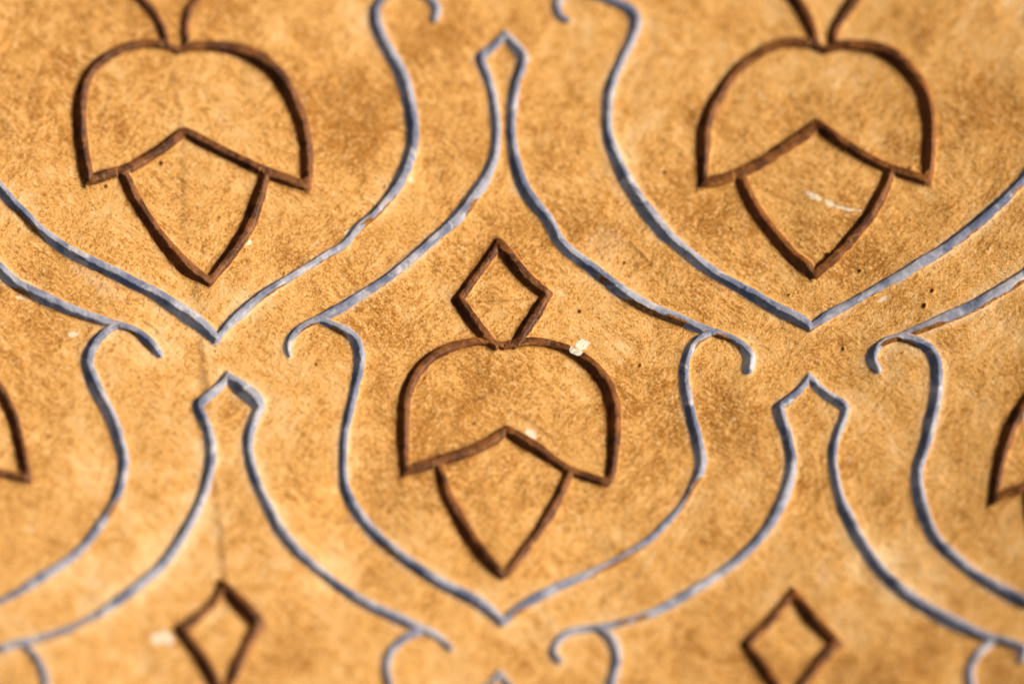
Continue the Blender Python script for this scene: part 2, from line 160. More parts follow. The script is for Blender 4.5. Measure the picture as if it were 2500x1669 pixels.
def stroke(family, part, i, j):
    """The line as measured; where it runs out of the measured field it goes on as its twin in the middle cell does."""
    src = traced[family + 'C.' + part].copy()
    dx, dz = NUDGE.get((family, i, j), (0, 0))
    src[:, 0] += i * A_ + dx
    src[:, 1] += j * B_ + dz
    twin = {('ogee', 'left', -1, 1): ('ogeeL.right', -131.0), ('ogee', 'right', 1, 1): ('ogeeR.left', 125.5)}.get((family, part, i, j))
    if twin:                                     # these two frames are wider than the middle one: follow their own other side
        src = traced[twin[0]].copy()
        src[:, 0] = 2 * twin[1] - src[:, 0]
    key = family + NAME_AT.get((i, j), '?') + '.' + part
    if key not in traced:
        return src
    t = traced[key]

    def edge(p):
        return abs(p[0]) > 203 - .0 * p[1] and abs(p[0]) > 196 or p[1] > 141 or p[1] < -160
    out = [t]
    arc = np.r_[0, np.cumsum(np.hypot(*np.diff(src[:, :2], axis=0).T))]
    if edge(t[0]):
        k = int(np.argmin(np.hypot(*(src[:, :2] - t[0, :2]).T)))
        pre = src[:k].copy()
        if k:
            off = t[0, :2] - src[k, :2]
            pre[:, :2] += off * np.clip(1 - (arc[k] - arc[:k]) / 90, 0, 1)[:, None]
            out.insert(0, pre[np.hypot(*(pre[:, :2] - t[0, :2]).T) > 2])
    if edge(t[-1]):
        k = int(np.argmin(np.hypot(*(src[:, :2] - t[-1, :2]).T)))
        post = src[k + 1:].copy()
        if len(post):
            off = t[-1, :2] - src[k, :2]
            post[:, :2] += off * np.clip(1 - (arc[k + 1:] - arc[k]) / 90, 0, 1)[:, None]
            out.append(post[np.hypot(*(post[:, :2] - t[-1, :2]).T) > 2])
    return np.vstack(out)


def dense(p, step=.5):
    """Catmull-Rom through the points, sampled evenly."""
    if len(p) < 3:
        n = max(2, int(np.hypot(*(p[-1] - p[0])[:2]) / step))
        f = np.linspace(0, 1, n)[:, None]
        return p[0] * (1 - f) + p[-1] * f
    q = np.vstack([2 * p[0] - p[1], p, 2 * p[-1] - p[-2]])
    res = []
    for k in range(1, len(q) - 2):
        p0, p1, p2, p3 = q[k - 1:k + 3]
        n = max(3, int(np.hypot(*(p2 - p1)[:2]) / (step * .5)))
        f = np.linspace(0, 1, n, endpoint=False)[:, None]
        res.append(.5 * (2 * p1 + (p2 - p0) * f + (2 * p0 - 5 * p1 + 4 * p2 - p3) * f ** 2 + (3 * p1 - p0 - 3 * p2 + p3) * f ** 3))
    r = np.vstack(res + [p[-1:]])
    s = np.r_[0, np.cumsum(np.hypot(*np.diff(r[:, :2], axis=0).T))]
    n = max(3, int(round(s[-1] / step)))
    si = np.linspace(0, s[-1], n + 1)
    return np.c_[[np.interp(si, s, r[:, c]) for c in range(3)]].T


def smooth1(a, k):
    k = max(1, int(k))
    ker = np.hanning(2 * k + 3)[1:-1]
    ker /= ker.sum()
    pad = np.pad(a, ((k, k),) + ((0, 0),) * (a.ndim - 1), mode='edge') if a.ndim > 1 else np.pad(a, k, mode='edge')
    if a.ndim == 1:
        return np.convolve(pad, ker, 'valid')
    return np.c_[[np.convolve(pad[:, c], ker, 'valid') for c in range(a.shape[1])]].T


def wobble(n, scale, amp):
    """Smooth 1-D noise over n samples of half a millimetre."""
    m_ = max(4, int(n * .5 / scale) + 4)
    v = rng.normal(0, 1, m_)
    x = np.linspace(0, m_ - 1.001, n)
    return amp * smooth1(np.interp(x, np.arange(m_), v), max(1, scale))


class Path:
    """One groove: pieces (each smooth) joined at corners."""

    def __init__(self, pieces, closed=False, ends=('round', 'round'), hand=1.0):
        segs = [dense(p) for p in pieces]
        for s in segs:                               # even out the measured points, ends kept
            sm = smooth1(s, 9)
            n_ = len(s)
            f = np.clip(np.minimum(np.arange(n_), n_ - 1 - np.arange(n_)) / 10, 0, 1)[:, None]
            s[:] = s * (1 - f) + sm * f
        P, corner = [], []
        for k, s in enumerate(segs):
            if k:
                mid = .5 * (P[-1][-1] + s[0])
                P[-1][-1] = mid
                s = s[1:]
                corner.append(sum(len(q) for q in P) - 1)
            P.append(s.copy())
        p = np.vstack(P)
        if closed:
            mid = .5 * (p[0] + p[-1])
            p[0] = mid
            p[-1] = mid
            corner += [0, len(p) - 1]
        n = len(p)
        self.closed = closed
        # true normals, one-sided at corners
        d = np.gradient(p[:, :2], axis=0)
        for c in corner:
            if 0 < c < n - 1:
                d[c] = (p[c + 1, :2] - p[c, :2]) / np.hypot(*(p[c + 1, :2] - p[c, :2])) + (p[c, :2] - p[c - 1, :2]) / np.hypot(*(p[c, :2] - p[c - 1, :2]))
                d[c - 1] = p[c - 1, :2] - p[c - 2, :2]
                d[c + 1] = p[c + 2, :2] - p[c + 1, :2]
        tn = d / np.hypot(d[:, 0], d[:, 1])[:, None]
        if closed:
            t0 = tn[1] + tn[-2]
            t0 /= np.hypot(*t0)
            tn[0] = tn[-1] = t0
        nt = np.c_[-tn[:, 1], tn[:, 0]]
        # hand cut: uneven width, slightly wandering line (still at the corners)
        wide = 1 + wobble(n, 16, .07 * hand) + wobble(n, 5, .02 * hand) + wobble(n, 1.6, .014 * hand)
        still = np.ones(n)
        for c in corner + [0, n - 1]:
            still = np.minimum(still, np.clip(np.abs(np.arange(n) - c) * .5 / 5, 0, 1))
        p[:, :2] += nt * ((wobble(n, 9, .10) + wobble(n, 3, .035)) * still * hand)[:, None]
        p[:, 2] *= 1 + (wide - 1) * still
        # blended normals: mitred corners without folds
        lb = int(.62 * np.median(p[:, 2]) / .5)
        if closed:
            ext = np.vstack([nt[-lb * 3 - 1:-1], nt, nt[1:lb * 3 + 1]])
            nb = smooth1(ext, lb)[lb * 3:lb * 3 + n]
        else:
            nb = smooth1(np.vstack([nt[:1]] * 0 + [nt]), lb)
        nb /= np.hypot(nb[:, 0], nb[:, 1])[:, None]
        cosb = np.clip(np.sum(nb * nt, axis=1), .62, 1)
        self.p, self.nb, self.mit, self.corner, self.tn = p, nb, 1 / cosb, corner, tn
        self.ends = ends
        # tails that bring corners to a point in the height field
        self.tails = []
        for c in corner:
            if c == n - 1 and closed:
                continue
            a = tn[max(0, c - 3)] if c else tn[-4]
            b = tn[min(n - 1, c + 3)]
            out = a - b
            L = np.hypot(*out)
            if L > .35:
                hw = p[c, 2] / 2
                cs = max(.62, math.sqrt(max(0, (1 + float(a @ b)) / 2)))
                ln = hw * (1 / cs - 1) + hw * .15
                o = out / L
                self.tails.append(np.array([[p[c, 0], p[c, 1], 2 * hw], [p[c, 0] + o[0] * ln, p[c, 1] + o[1] * ln, 1.15 * hw]]))


IDX = [(i, j) for j in range(-2, 3) for i in range(-3, 4) if (i + j) % 2 == 0]
flowers, ogees, bands = {}, {}, {}
for (i, j) in IDX:
    S = lambda part: stroke('flower', part, i, j)
    flowers[i, j] = dict(
        cap=Path([S('cap_l'), S('cap_chl'), S('cap_chr'), S('cap_r')[::-1]], closed=True),
        cup=Path([S('cup_l'), S('cup_r')[::-1]]),
        diamond=Path([S('diamond_ll')[::-1], S('diamond_ul')[::-1], S('diamond_ur'), S('diamond_lr')]))
    thin = np.array([1, 1, .93])
    ogees[i, j] = Path([stroke('ogee', 'left', i, j) * thin, stroke('ogee', 'right', i, j)[::-1] * thin], hand=.9)

    def arm(part):
        s = stroke('band', part, i, j)
        # the shoulder of the pointed head is a corner: the point farthest out among the first few
        k = int(np.argmax(np.abs(s[:6, 0] - s[0, 0]))) if len(s) > 6 else 0
        head = s[:6]
        d = [abs(np.cross(head[q] [:2]- head[q - 1][:2], head[q + 1][:2] - head[q][:2])) / (np.hypot(*(head[q][:2] - head[q - 1][:2])) * np.hypot(*(head[q + 1][:2] - head[q][:2]))) for q in range(1, 5)]
        k = 1 + int(np.argmax(d))
        return s[:k + 1].copy(), s[k:].copy()
    l, r = arm('left'), arm('right')
    for a_ in (*l, *r):
        a_[:, 2] *= .93
    bands[i, j] = Path([l[1][::-1], l[0][::-1], r[0], r[1]], hand=.9)

# ------------------------------------------------------------------ height field of the wall face (raster, mm)
STEP = .25
X0, X1, Z0, Z1 = -430., 430., -340., 320.
NX, NZ = int((X1 - X0) / STEP) + 1, int((Z1 - Z0) / STEP) + 1
T = np.full((NZ, NX), 3.0, np.float32)            # distance to the nearest groove, in half widths
HW = np.full((NZ, NX), 2.5, np.float32)


def burn(p):
    """Write a tapered polyline into the nearest-groove raster."""
    st = 3
    idx = list(range(0, len(p) - 1, st)) + [len(p) - 1]
    for a, b in zip(idx[:-1], idx[1:]):
        pa, pb = p[a], p[b]
        r = max(pa[2], pb[2]) * .5 * 1.9
        ix0 = max(0, int((min(pa[0], pb[0]) - r - X0) / STEP)); ix1 = min(NX, int((max(pa[0], pb[0]) + r - X0) / STEP) + 2)
        iz0 = max(0, int((min(pa[1], pb[1]) - r - Z0) / STEP)); iz1 = min(NZ, int((max(pa[1], pb[1]) + r - Z0) / STEP) + 2)
        if ix1 <= ix0 or iz1 <= iz0:
            continue
        gx = (X0 + np.arange(ix0, ix1) * STEP)[None, :] - pa[0]
        gz = (Z0 + np.arange(iz0, iz1) * STEP)[:, None] - pa[1]
        dx, dz = pb[0] - pa[0], pb[1] - pa[1]
        f = np.clip((gx * dx + gz * dz) / max(1e-6, dx * dx + dz * dz), 0, 1)
        dist = np.hypot(gx - f * dx, gz - f * dz)
        hw = .5 * (pa[2] + (pb[2] - pa[2]) * f)
        t = dist / hw
        sub = T[iz0:iz1, ix0:ix1]
        w = t < sub
        sub[w] = t[w]
        HW[iz0:iz1, ix0:ix1][w] = hw[w]


allpaths = [q for f in flowers.values() for q in f.values()] + list(ogees.values()) + list(bands.values())
nb_ = 3 * len(flowers)
for k_, q in enumerate(allpaths):
    if k_ == nb_:
        T_BROWN = T.copy()
    burn(q.p)
    for tl in q.tails:
        burn(tl)


FX, FZ = int(X1 - X0) + 1, int(Z1 - Z0) + 1
FAR = np.full((FZ, FX), 40.0, np.float32)         # mm to the nearest blue groove, one sample a millimetre
for q in list(ogees.values()) + list(bands.values()):
    for x, z, w in q.p[::4]:
        i0, i1 = max(0, int(x - 36 - X0)), min(FX, int(x + 36 - X0) + 1)
        j0, j1 = max(0, int(z - 36 - Z0)), min(FZ, int(z + 36 - Z0) + 1)
        if i1 > i0 and j1 > j0:
            d = np.hypot((X0 + np.arange(i0, i1) - x)[None, :], (Z0 + np.arange(j0, j1) - z)[:, None]) - w / 2
            np.minimum(FAR[j0:j1, i0:i1], d, out=FAR[j0:j1, i0:i1])


def blow_up(g):
    """1 mm raster to the fine raster."""
    fx = np.linspace(0, g.shape[1] - 1.001, NX); fz = np.linspace(0, g.shape[0] - 1.001, NZ)
    a = fx.astype(int); b = fz.astype(int)
    u = (fx - a).astype(np.float32); v = (fz - b).astype(np.float32)
    rows = g[:, a] * (1 - u) + g[:, a + 1] * u
    return rows[b] * (1 - v)[:, None] + rows[b + 1] * v[:, None]


def field(scale, seed):
    """Smooth 2-D noise on the raster, feature size in mm, about -1..1."""
    r_ = np.random.default_rng(seed)
    cx, cz = int((X1 - X0) / scale) + 4, int((Z1 - Z0) / scale) + 4
    g = r_.normal(0, 1, (cz, cx)).astype(np.float32)
    fx = np.linspace(1, cx - 2.01, NX); fz = np.linspace(1, cz - 2.01, NZ)
    ixx = fx.astype(int); izz = fz.astype(int)
    sx = (fx - ixx).astype(np.float32); sz = (fz - izz).astype(np.float32)
    sx = sx * sx * (3 - 2 * sx); sz = sz * sz * (3 - 2 * sz)
    rows = g[:, ixx] * (1 - sx) + g[:, ixx + 1] * sx
    return rows[izz] * (1 - sz)[:, None] + rows[izz + 1] * sz[:, None]


RELIEF = .42 * field(34, 1) + .19 * field(13, 2) + .06 * field(5, 3) + .022 * field(1.8, 4)
DEPTH = np.where(T < T_BROWN - 1e-4, .84, .84).astype(np.float32) * HW * (1 + .06 * field(11, 5))
crumb = 1 + .03 * (field(1.2, 51) + .6 * field(2.6, 52)) * np.clip((T - .6) / .3, 0, 1)
s_ = 1 - np.minimum(T * crumb, 2.2) ** 4.6
G_ = .5 * (s_ + np.sqrt(s_ * s_ + .007))
G_ *= np.clip((1.5 - T) / .5, 0, 1)
DISTB = np.maximum(blow_up(FAR), 0)
# trowel strokes run along the grooves: bands of equal distance, broken up by patches
line1 = np.convolve(rng.normal(0, 1, 700), np.hanning(5)[1:-1] / 2, 'same').astype(np.float32)
swirl = DISTB * 1.1 + 2.2 * field(30, 41) + 40 + 9 * (field(70, 42) > 0)
STREAK = line1[np.clip(swirl * 2.2, 0, 690).astype(np.int32)] * np.clip(.35 + .8 * field(24, 43), 0, 1)
STREAK = (STREAK + np.roll(STREAK, 1, 0) + np.roll(STREAK, 1, 1) + np.roll(STREAK, 2, 0) + np.roll(STREAK, 2, 1)) / 5
TONE = .49 + .075 * field(46, 44) + .05 * field(17, 45) + .03 * field(6, 46) + .05 * STREAK + .20 * np.exp(-DISTB / 7) * np.clip(.45 + .7 * field(28, 47), 0, 1) - .03 * np.clip(DISTB / 25, 0, 1)
RELIEF += .05 * STREAK
EDGE = np.maximum(T - 1, 0) * HW
RELIEF -= .32 * np.exp(-EDGE / 1.3) * (T > 1) + .32 * (T <= 1)           # rounded shoulders
FLOOR = .06 * field(2.2, 6) + .06 * field(1.0, 8)
H = RELIEF - DEPTH * G_ + FLOOR * np.clip(G_, 0, 1)
WHITE = np.zeros((NZ, NX), np.float32)
STAIN = np.zeros((NZ, NX), np.float32)


def window(x, z, r):
    ix0 = int((x - r - X0) / STEP); ix1 = int((x + r - X0) / STEP) + 2
    iz0 = int((z - r - Z0) / STEP); iz1 = int((z + r - Z0) / STEP) + 2
    gx = (X0 + np.arange(ix0, ix1) * STEP)[None, :] - x
    gz = (Z0 + np.arange(iz0, iz1) * STEP)[:, None] - z
    return (slice(iz0, iz1), slice(ix0, ix1)), gx, gz


rag = field(1.3, 21) * .5 + field(3.5, 22) * .5
patchy = field(16, 23)
for x, z, la, lb, ang, k in WHITES:
    sl, gx, gz = window(x, z, la * 1.6 + 1)
    c, s = math.cos(math.radians(ang)), math.sin(math.radians(ang))
    e = np.hypot((gx * c + gz * s) / la, (-gx * s + gz * c) / lb) + .45 * rag[sl]
    WHITE[sl] = np.maximum(WHITE[sl], k * np.clip((1.15 - e) / .35, 0, 1))
pr = np.random.default_rng(3)
pit_all = PITS + [(pr.uniform(-300, 300), pr.uniform(-220, 210), pr.uniform(.25, .5)) for _ in range(60)]
for x, z, r in pit_all:
    sl, gx, gz = window(x, z, r * 2.2 + .5)
    e = np.hypot(gx, gz * .85) / r
    r *= .6
    H[sl] -= 1.7 * r * np.clip(1.15 - e, 0, 1) ** .7
    STAIN[sl] = np.maximum(STAIN[sl], .9 * np.clip((1.1 - e) / .3, 0, 1))
for pts, hw, dp in SCORES:
    d_ = dense(np.c_[np.array(pts), np.full(len(pts), 1.)], 1.0)
    for a, b in zip(d_[:-1], d_[1:]):
        sl, gx, gz = window(.5 * (a[0] + b[0]), .5 * (a[1] + b[1]), hw * 2.2 + 1)
        ax, az = a[0] - .5 * (a[0] + b[0]), a[1] - .5 * (a[1] + b[1])
        dx, dz = b[0] - a[0], b[1] - a[1]
        f = np.clip(((gx - ax) * dx + (gz - az) * dz) / (dx * dx + dz * dz), 0, 1)
        e = np.hypot(gx - ax - f * dx, gz - az - f * dz) / hw + .3 * rag[sl]
        k = np.clip(1.1 - e, 0, 1)
        STAIN[sl] = np.maximum(STAIN[sl], .60 * k * np.clip(.6 + .8 * rag[sl] + .45 * patchy[sl], .1, 1))
SC = np.clip(STAIN, 0, 1)
H -= .5 * np.minimum(SC, .45) * (T > 1)
del SC
smear = np.clip(.55 + .6 * field(9, 31) + .35 * field(2.5, 32), 0, 1)
STAIN = np.maximum(STAIN, .50 * smear * np.clip((1.75 - T_BROWN) / .75, 0, 1))                      # brown paint rubbed past the groove edges
far_blue = np.where(T < T_BROWN, T, 3)
WHITE = np.maximum(WHITE, .26 * np.clip(-.05 + .8 * field(16, 33) + .4 * field(3, 34), 0, 1) * np.clip((2.0 - far_blue) / .9, 0, 1))   # lime left along the blue
del far_blue


def sample(R, x, z):
    fx = np.clip((x - X0) / STEP, 0, NX - 1.001); fz = np.clip((z - Z0) / STEP, 0, NZ - 1.001)
    i = fx.astype(int); j = fz.astype(int)
    a = fx - i; b = fz - j
    return (R[j, i] * (1 - a) + R[j, i + 1] * a) * (1 - b) + (R[j + 1, i] * (1 - a) + R[j + 1, i + 1] * a) * b


def base(x):
    """The wall bends gently away on one side (mm)."""
    return .45e-3 * np.maximum(x + 20, 0) ** 2


def world_co(x, z, h):
    """wall x, z and relief h (mm, towards the viewer) to the wall's local metres."""
    return np.c_[x, base(x) - h, z] * .001


def mesh_from(name, co, quads, mat, attrs=None, smooth=True):
    me = bpy.data.meshes.new(name)
    me.vertices.add(len(co))
    me.vertices.foreach_set('co', co.astype(np.float32).ravel())
    q = quads.astype(np.int32)
    me.loops.add(q.size)
    me.loops.foreach_set('vertex_index', q.ravel())
    me.polygons.add(len(q))
    me.polygons.foreach_set('loop_start', np.arange(0, q.size, 4, dtype=np.int32))
    me.polygons.foreach_set('use_smooth', np.full(len(q), smooth))
    for k, v in (attrs or {}).items():
        at = me.attributes.new(k, 'FLOAT', 'POINT')
        at.data.foreach_set('value', v.astype(np.float32))
    me.update(calc_edges=True)
    me.validate()
    me.materials.append(mat)
    return me


# ------------------------------------------------------------------ materials
def lin(r, g, b):
    f = lambda c: (c / 255 / 12.92) if c <= 10 else ((c / 255 + .055) / 1.055) ** 2.4
    return (f(r), f(g), f(b), 1)


class Nodes:
    def __init__(self, name):
        self.mat = bpy.data.materials.new(name)
        self.mat.use_nodes = True
        self.t = self.mat.node_tree
        self.t.nodes.clear()
        self.out = self.n('ShaderNodeOutputMaterial')
        self.b = self.n('ShaderNodeBsdfPrincipled')
        self.t.links.new(self.b.outputs[0], self.out.inputs[0])
        tc = self.n('ShaderNodeTexCoord')
        mp = self.n('ShaderNodeMapping')
        mp.inputs['Scale'].default_value = (1000, 1000, 1000)    # millimetres
        self.t.links.new(tc.outputs['Object'], mp.inputs[0])
        self.co = mp.outputs[0]

    def n(self, kind):
        return self.t.nodes.new(kind)

    def link(self, a, b):
        self.t.links.new(a, b)

    def noise(self, size, detail=3, rough=.55, dist=0., co=None, lac=2.0):
        x = self.n('ShaderNodeTexNoise')
        x.inputs['Scale'].default_value = 1.0 / size
        x.inputs['Detail'].default_value = detail
        x.inputs['Roughness'].default_value = rough
        x.inputs['Distortion'].default_value = dist
        self.link(co or self.co, x.inputs['Vector'])
        return x.outputs['Fac']

    def ramp(self, fac, a, b, lo=0., hi=1.):
        x = self.n('ShaderNodeMapRange')
        x.interpolation_type = 'SMOOTHSTEP'
        x.inputs['From Min'].default_value = a
        x.inputs['From Max'].default_value = b
        x.inputs['To Min'].default_value = lo
        x.inputs['To Max'].default_value = hi
        self.link(fac, x.inputs['Value'])
        return x.outputs[0]

    def math(self, op, a, b):
        x = self.n('ShaderNodeMath')
        x.operation = op
        for k, v in enumerate((a, b)):
            if isinstance(v, (int, float)):
                x.inputs[k].default_value = v
            else:
                self.link(v, x.inputs[k])
        return x.outputs[0]

    def mix(self, fac, a, b):
        x = self.n('ShaderNodeMix')
        x.data_type = 'RGBA'
        if isinstance(fac, (int, float)):
            x.inputs[0].default_value = fac
        else:
            self.link(fac, x.inputs[0])
        for k, v in ((6, a), (7, b)):
            if isinstance(v, tuple):
                x.inputs[k].default_value = v
            else:
                self.link(v, x.inputs[k])
        return x.outputs[2]

    def attr(self, name):
        x = self.n('ShaderNodeAttribute')
        x.attribute_name = name
        return x.outputs['Fac']

    def stretch(self, sx, sz, turn=0.):
        mp = self.n('ShaderNodeMapping')
        mp.vector_type = 'TEXTURE'                 # turn first, then stretch
        mp.inputs['Scale'].default_value = (1 / sx, 1, 1 / sz)
        mp.inputs['Rotation'].default_value = (0, turn, 0)
        self.link(self.co, mp.inputs[0])
        return mp.outputs[0]

    def bump(self, height, dist, strength=1.0, prev=None):
        x = self.n('ShaderNodeBump')
        x.inputs['Strength'].default_value = strength
        x.inputs['Distance'].default_value = dist * .001
        self.link(height, x.inputs['Height'])
        if prev is not None:
            self.link(prev, x.inputs['Normal'])
        return x.outputs[0]


def plaster_material():
    N = Nodes('ochre_plaster')
    mid = N.noise(8, 4, .6, .5)
    grain = N.noise(1.15, 4, .75, .2)
    fine = N.noise(.75, 3, .7)
    fib1 = N.noise(1.3, 3, .6, .5, N.stretch(.36, 1.0, .7))
    fib2 = N.noise(1.3, 3, .6, .5, N.stretch(.40, 1.0, -.9))
    pick = N.ramp(N.noise(26, 2), .42, .58)
    fib = N.math('ADD', N.math('MULTIPLY', fib1, pick), N.math('MULTIPLY', fib2, N.math('SUBTRACT', 1.0, pick)))
    tone = N.math('ADD', N.attr('tone'), N.math('MULTIPLY', N.math('SUBTRACT', mid, .5), .4))
    sm1 = N.noise(3.5, 3, .6, .6, N.stretch(.26, 1.0, .75))
    sm2 = N.noise(3.5, 3, .6, .6, N.stretch(.26, 1.0, -.95))
    smear = N.math('ADD', N.math('MULTIPLY', sm1, pick), N.math('MULTIPLY', sm2, N.math('SUBTRACT', 1.0, pick)))
    tone = N.math('ADD', tone, N.math('MULTIPLY', N.math('SUBTRACT', smear, .5), .55))
    c = N.mix(N.ramp(tone, .22, .56), lin(188, 128, 52), lin(224, 166, 90))
    c = N.mix(N.ramp(tone, .50, .90), c, lin(247, 209, 154))
    g = N.math('ADD', N.math('MULTIPLY', grain, .62), N.math('MULTIPLY', fib, .38))
    dens = N.ramp(tone, .25, .70, .045, -.022)              # darker grain gathers where the plaster is amber
    gd = N.math('ADD', g, dens)
    c = N.mix(N.ramp(gd, .505, .60, 0, .74), c, lin(152, 95, 32))
    c = N.mix(N.ramp(g, .48, .385, 0, .62), c, lin(248, 210, 154))
    c = N.mix(N.ramp(N.math('ADD', fine, dens), .60, .70, 0, .8), c, lin(98, 54, 14))
    c = N.mix(N.ramp(N.noise(7, 3, .6, 1.0), .66, .78, 0, .5), c, lin(252, 230, 190))
    c = N.mix(N.attr('stain'), c, lin(112, 64, 18))
    c = N.mix(N.attr('white'), c, lin(250, 236, 212))
    N.link(c, N.b.inputs['Base Color'])
    N.b.inputs['Roughness'].default_value = .82
    N.b.inputs['Specular IOR Level'].default_value = .2
    b1 = N.bump(mid, 1.6, .5)
    b2 = N.bump(fib, .32, .8, b1)
    b3 = N.bump(grain, .36, 1.0, b2)
    N.link(b3, N.b.inputs['Normal'])
    return N.mat


def bare_colour(N):
    return N.mix(N.ramp(N.noise(1.6, 3), .35, .68), lin(112, 68, 20), lin(172, 114, 48))


def blue_material():
    N = Nodes('blue_grey_paint')
    c = N.mix(N.ramp(N.noise(15, 3, .6, .4), .36, .64), lin(100, 108, 133), lin(166, 167, 180))
    c = N.mix(N.ramp(N.noise(12, 3, .6, .8), .54, .66, 0, .75), c, lin(200, 195, 198))
    c = N.mix(N.ramp(N.noise(1.5, 3, .6), .60, .74, 0, .5), c, lin(88, 90, 108))
    c = N.mix(N.ramp(N.noise(.8, 3), .66, .76, 0, .5), c, lin(214, 210, 212))
    c = N.mix(N.attr('lip'), c, lin(196, 190, 192))
    c = N.mix(N.ramp(N.attr('bare'), .42, .58), c, bare_colour(N))
    c = N.mix(N.attr('rim'), c, N.mix(N.ramp(N.noise(1.2, 3), .4, .6), lin(184, 124, 58), lin(226, 178, 116)))
    N.link(c, N.b.inputs['Base Color'])
    c = N.mix(N.ramp(N.noise(1.1, 4, .75), .54, .68, 0, .35), c, lin(112, 104, 104))
    N.link(c, N.b.inputs['Base Color'])
    N.b.inputs['Roughness'].default_value = .68
    N.b.inputs['Specular IOR Level'].default_value = .3
    N.link(N.bump(N.noise(.8, 4, .7), .26, .9, N.bump(N.noise(4, 2), .4, .5)), N.b.inputs['Normal'])
    return N.mat


def brown_material():
    N = Nodes('brown_paint')
    c = N.mix(N.ramp(N.noise(7, 3, .6, .5), .36, .66), lin(74, 38, 13), lin(132, 80, 36))
    c = N.mix(N.ramp(N.noise(2.6, 3, .65, .8), .56, .72, 0, .7), c, lin(168, 114, 64))
    c = N.mix(N.ramp(N.noise(.9, 2), .58, .72, 0, .7), c, lin(44, 20, 6))
    c = N.mix(N.ramp(N.attr('bare'), .42, .58), c, N.mix(N.ramp(N.noise(1.6, 3), .35, .68), lin(120, 72, 20), lin(176, 118, 50)))
    c = N.mix(N.ramp(N.noise(24, 2), .45, .66, 0, .35), c, lin(146, 92, 42))
    c = N.mix(N.attr('lip'), c, lin(168, 110, 48))
    c = N.mix(N.attr('rim'), c, N.mix(N.ramp(N.noise(1.2, 3), .4, .6), lin(176, 118, 50), lin(222, 164, 92)))
    N.link(c, N.b.inputs['Base Color'])
    N.b.inputs['Roughness'].default_value = .55
    N.b.inputs['Specular IOR Level'].default_value = .3
    N.link(N.bump(N.noise(.9, 3, .6), .25, .9, N.bump(N.noise(3, 2), .25, .4)), N.b.inputs['Normal'])
    return N.mat


def chip_material():
    N = Nodes('white_plaster')
    c = N.mix(N.ramp(N.noise(1.4, 3), .35, .65), lin(196, 184, 158), lin(246, 236, 214))
    N.link(c, N.b.inputs['Base Color'])
    N.b.inputs['Roughness'].default_value = .85
    N.link(N.bump(N.noise(.8, 3), .3, .8), N.b.inputs['Normal'])
    return N.mat


M_PLASTER, M_BLUE, M_BROWN, M_CHIP = plaster_material(), blue_material(), brown_material(), chip_material()

# ------------------------------------------------------------------ the wall
def axis(lo, d0, d1, hi, fine, coarse):
    a = np.arange(d0, d1 + fine * .5, fine)
    return np.r_[np.linspace(lo, d0, int((d0 - lo) / coarse) + 1)[:-1], a, np.linspace(a[-1], hi, int((hi - a[-1]) / coarse) + 1)[1:]]


gx = axis(-420, -228, 228, 420, .5, 2.2)
gz = axis(-330, -174, 152, 310, .5, 2.2)
XX, ZZ = np.meshgrid(gx, gz)
xx, zz = XX.ravel(), ZZ.ravel()
tt = sample(T, xx, zz)
hh = sample(H, xx, zz)
hh -= .35 * np.clip((1.0 - tt) / .12, 0, 1)         # the plaster lies under the paint film
nx, nz = len(gx), len(gz)
vid = np.arange(nx * nz).reshape(nz, nx)
quads = np.stack([vid[:-1, :-1], vid[:-1, 1:], vid[1:, 1:], vid[1:, :-1]], -1).reshape(-1, 4)
hidden = (tt[quads] < .72).all(axis=1)               # wholly under a paint film
quads = quads[~hidden]
co = world_co(xx, zz, hh)
# edges and back: a slab 70 mm thick
rim = np.r_[vid[0, :], vid[1:, -1], vid[-1, -2::-1], vid[-2:0:-1, 0]]
back = co[rim].copy()
back[:, 1] = .12
n0 = len(co)
nr = len(rim)
k = np.arange(nr)
side = np.stack([rim[k], n0 + k, n0 + (k + 1) % nr, rim[(k + 1) % nr]], -1)
c4 = [0, nx - 1, nx + nz - 2, 2 * nx + nz - 3]
quads = np.vstack([quads, side, [[n0 + c4[0], n0 + c4[3], n0 + c4[2], n0 + c4[1]]]])
att = dict(white=np.r_[sample(WHITE, xx, zz), np.zeros(nr)], stain=np.r_[sample(STAIN, xx, zz), np.zeros(nr)], tone=np.r_[sample(TONE, xx, zz), np.full(nr, .5)])
wall_me = mesh_from('carved_plaster_wall', np.vstack([co, back]), quads, M_PLASTER, att)
C = scene.collection
wall = bpy.data.objects.new('carved_plaster_wall', wall_me)
C.objects.link(wall)
wall.matrix_world = Matrix.Translation((0, 0, WALL_Z)) @ LEAN
wall['label'] = 'ochre plaster wall carved with brown flowers inside blue-grey ogee frames'
wall['category'] = 'wall'
wall['kind'] = 'thing'


def add(name, me, parent, label=None):
    o = bpy.data.objects.new(name, me)
    C.objects.link(o)
    o.parent = parent
    if label:
        o['label'] = label
    return o


# ------------------------------------------------------------------ painted grooves
V = np.r_[-1.13, -1.05, -.98, -.9, -.8, -.66, -.5, -.32, -.12, .12, .32, .5, .66, .8, .9, .98, 1.05, 1.13]


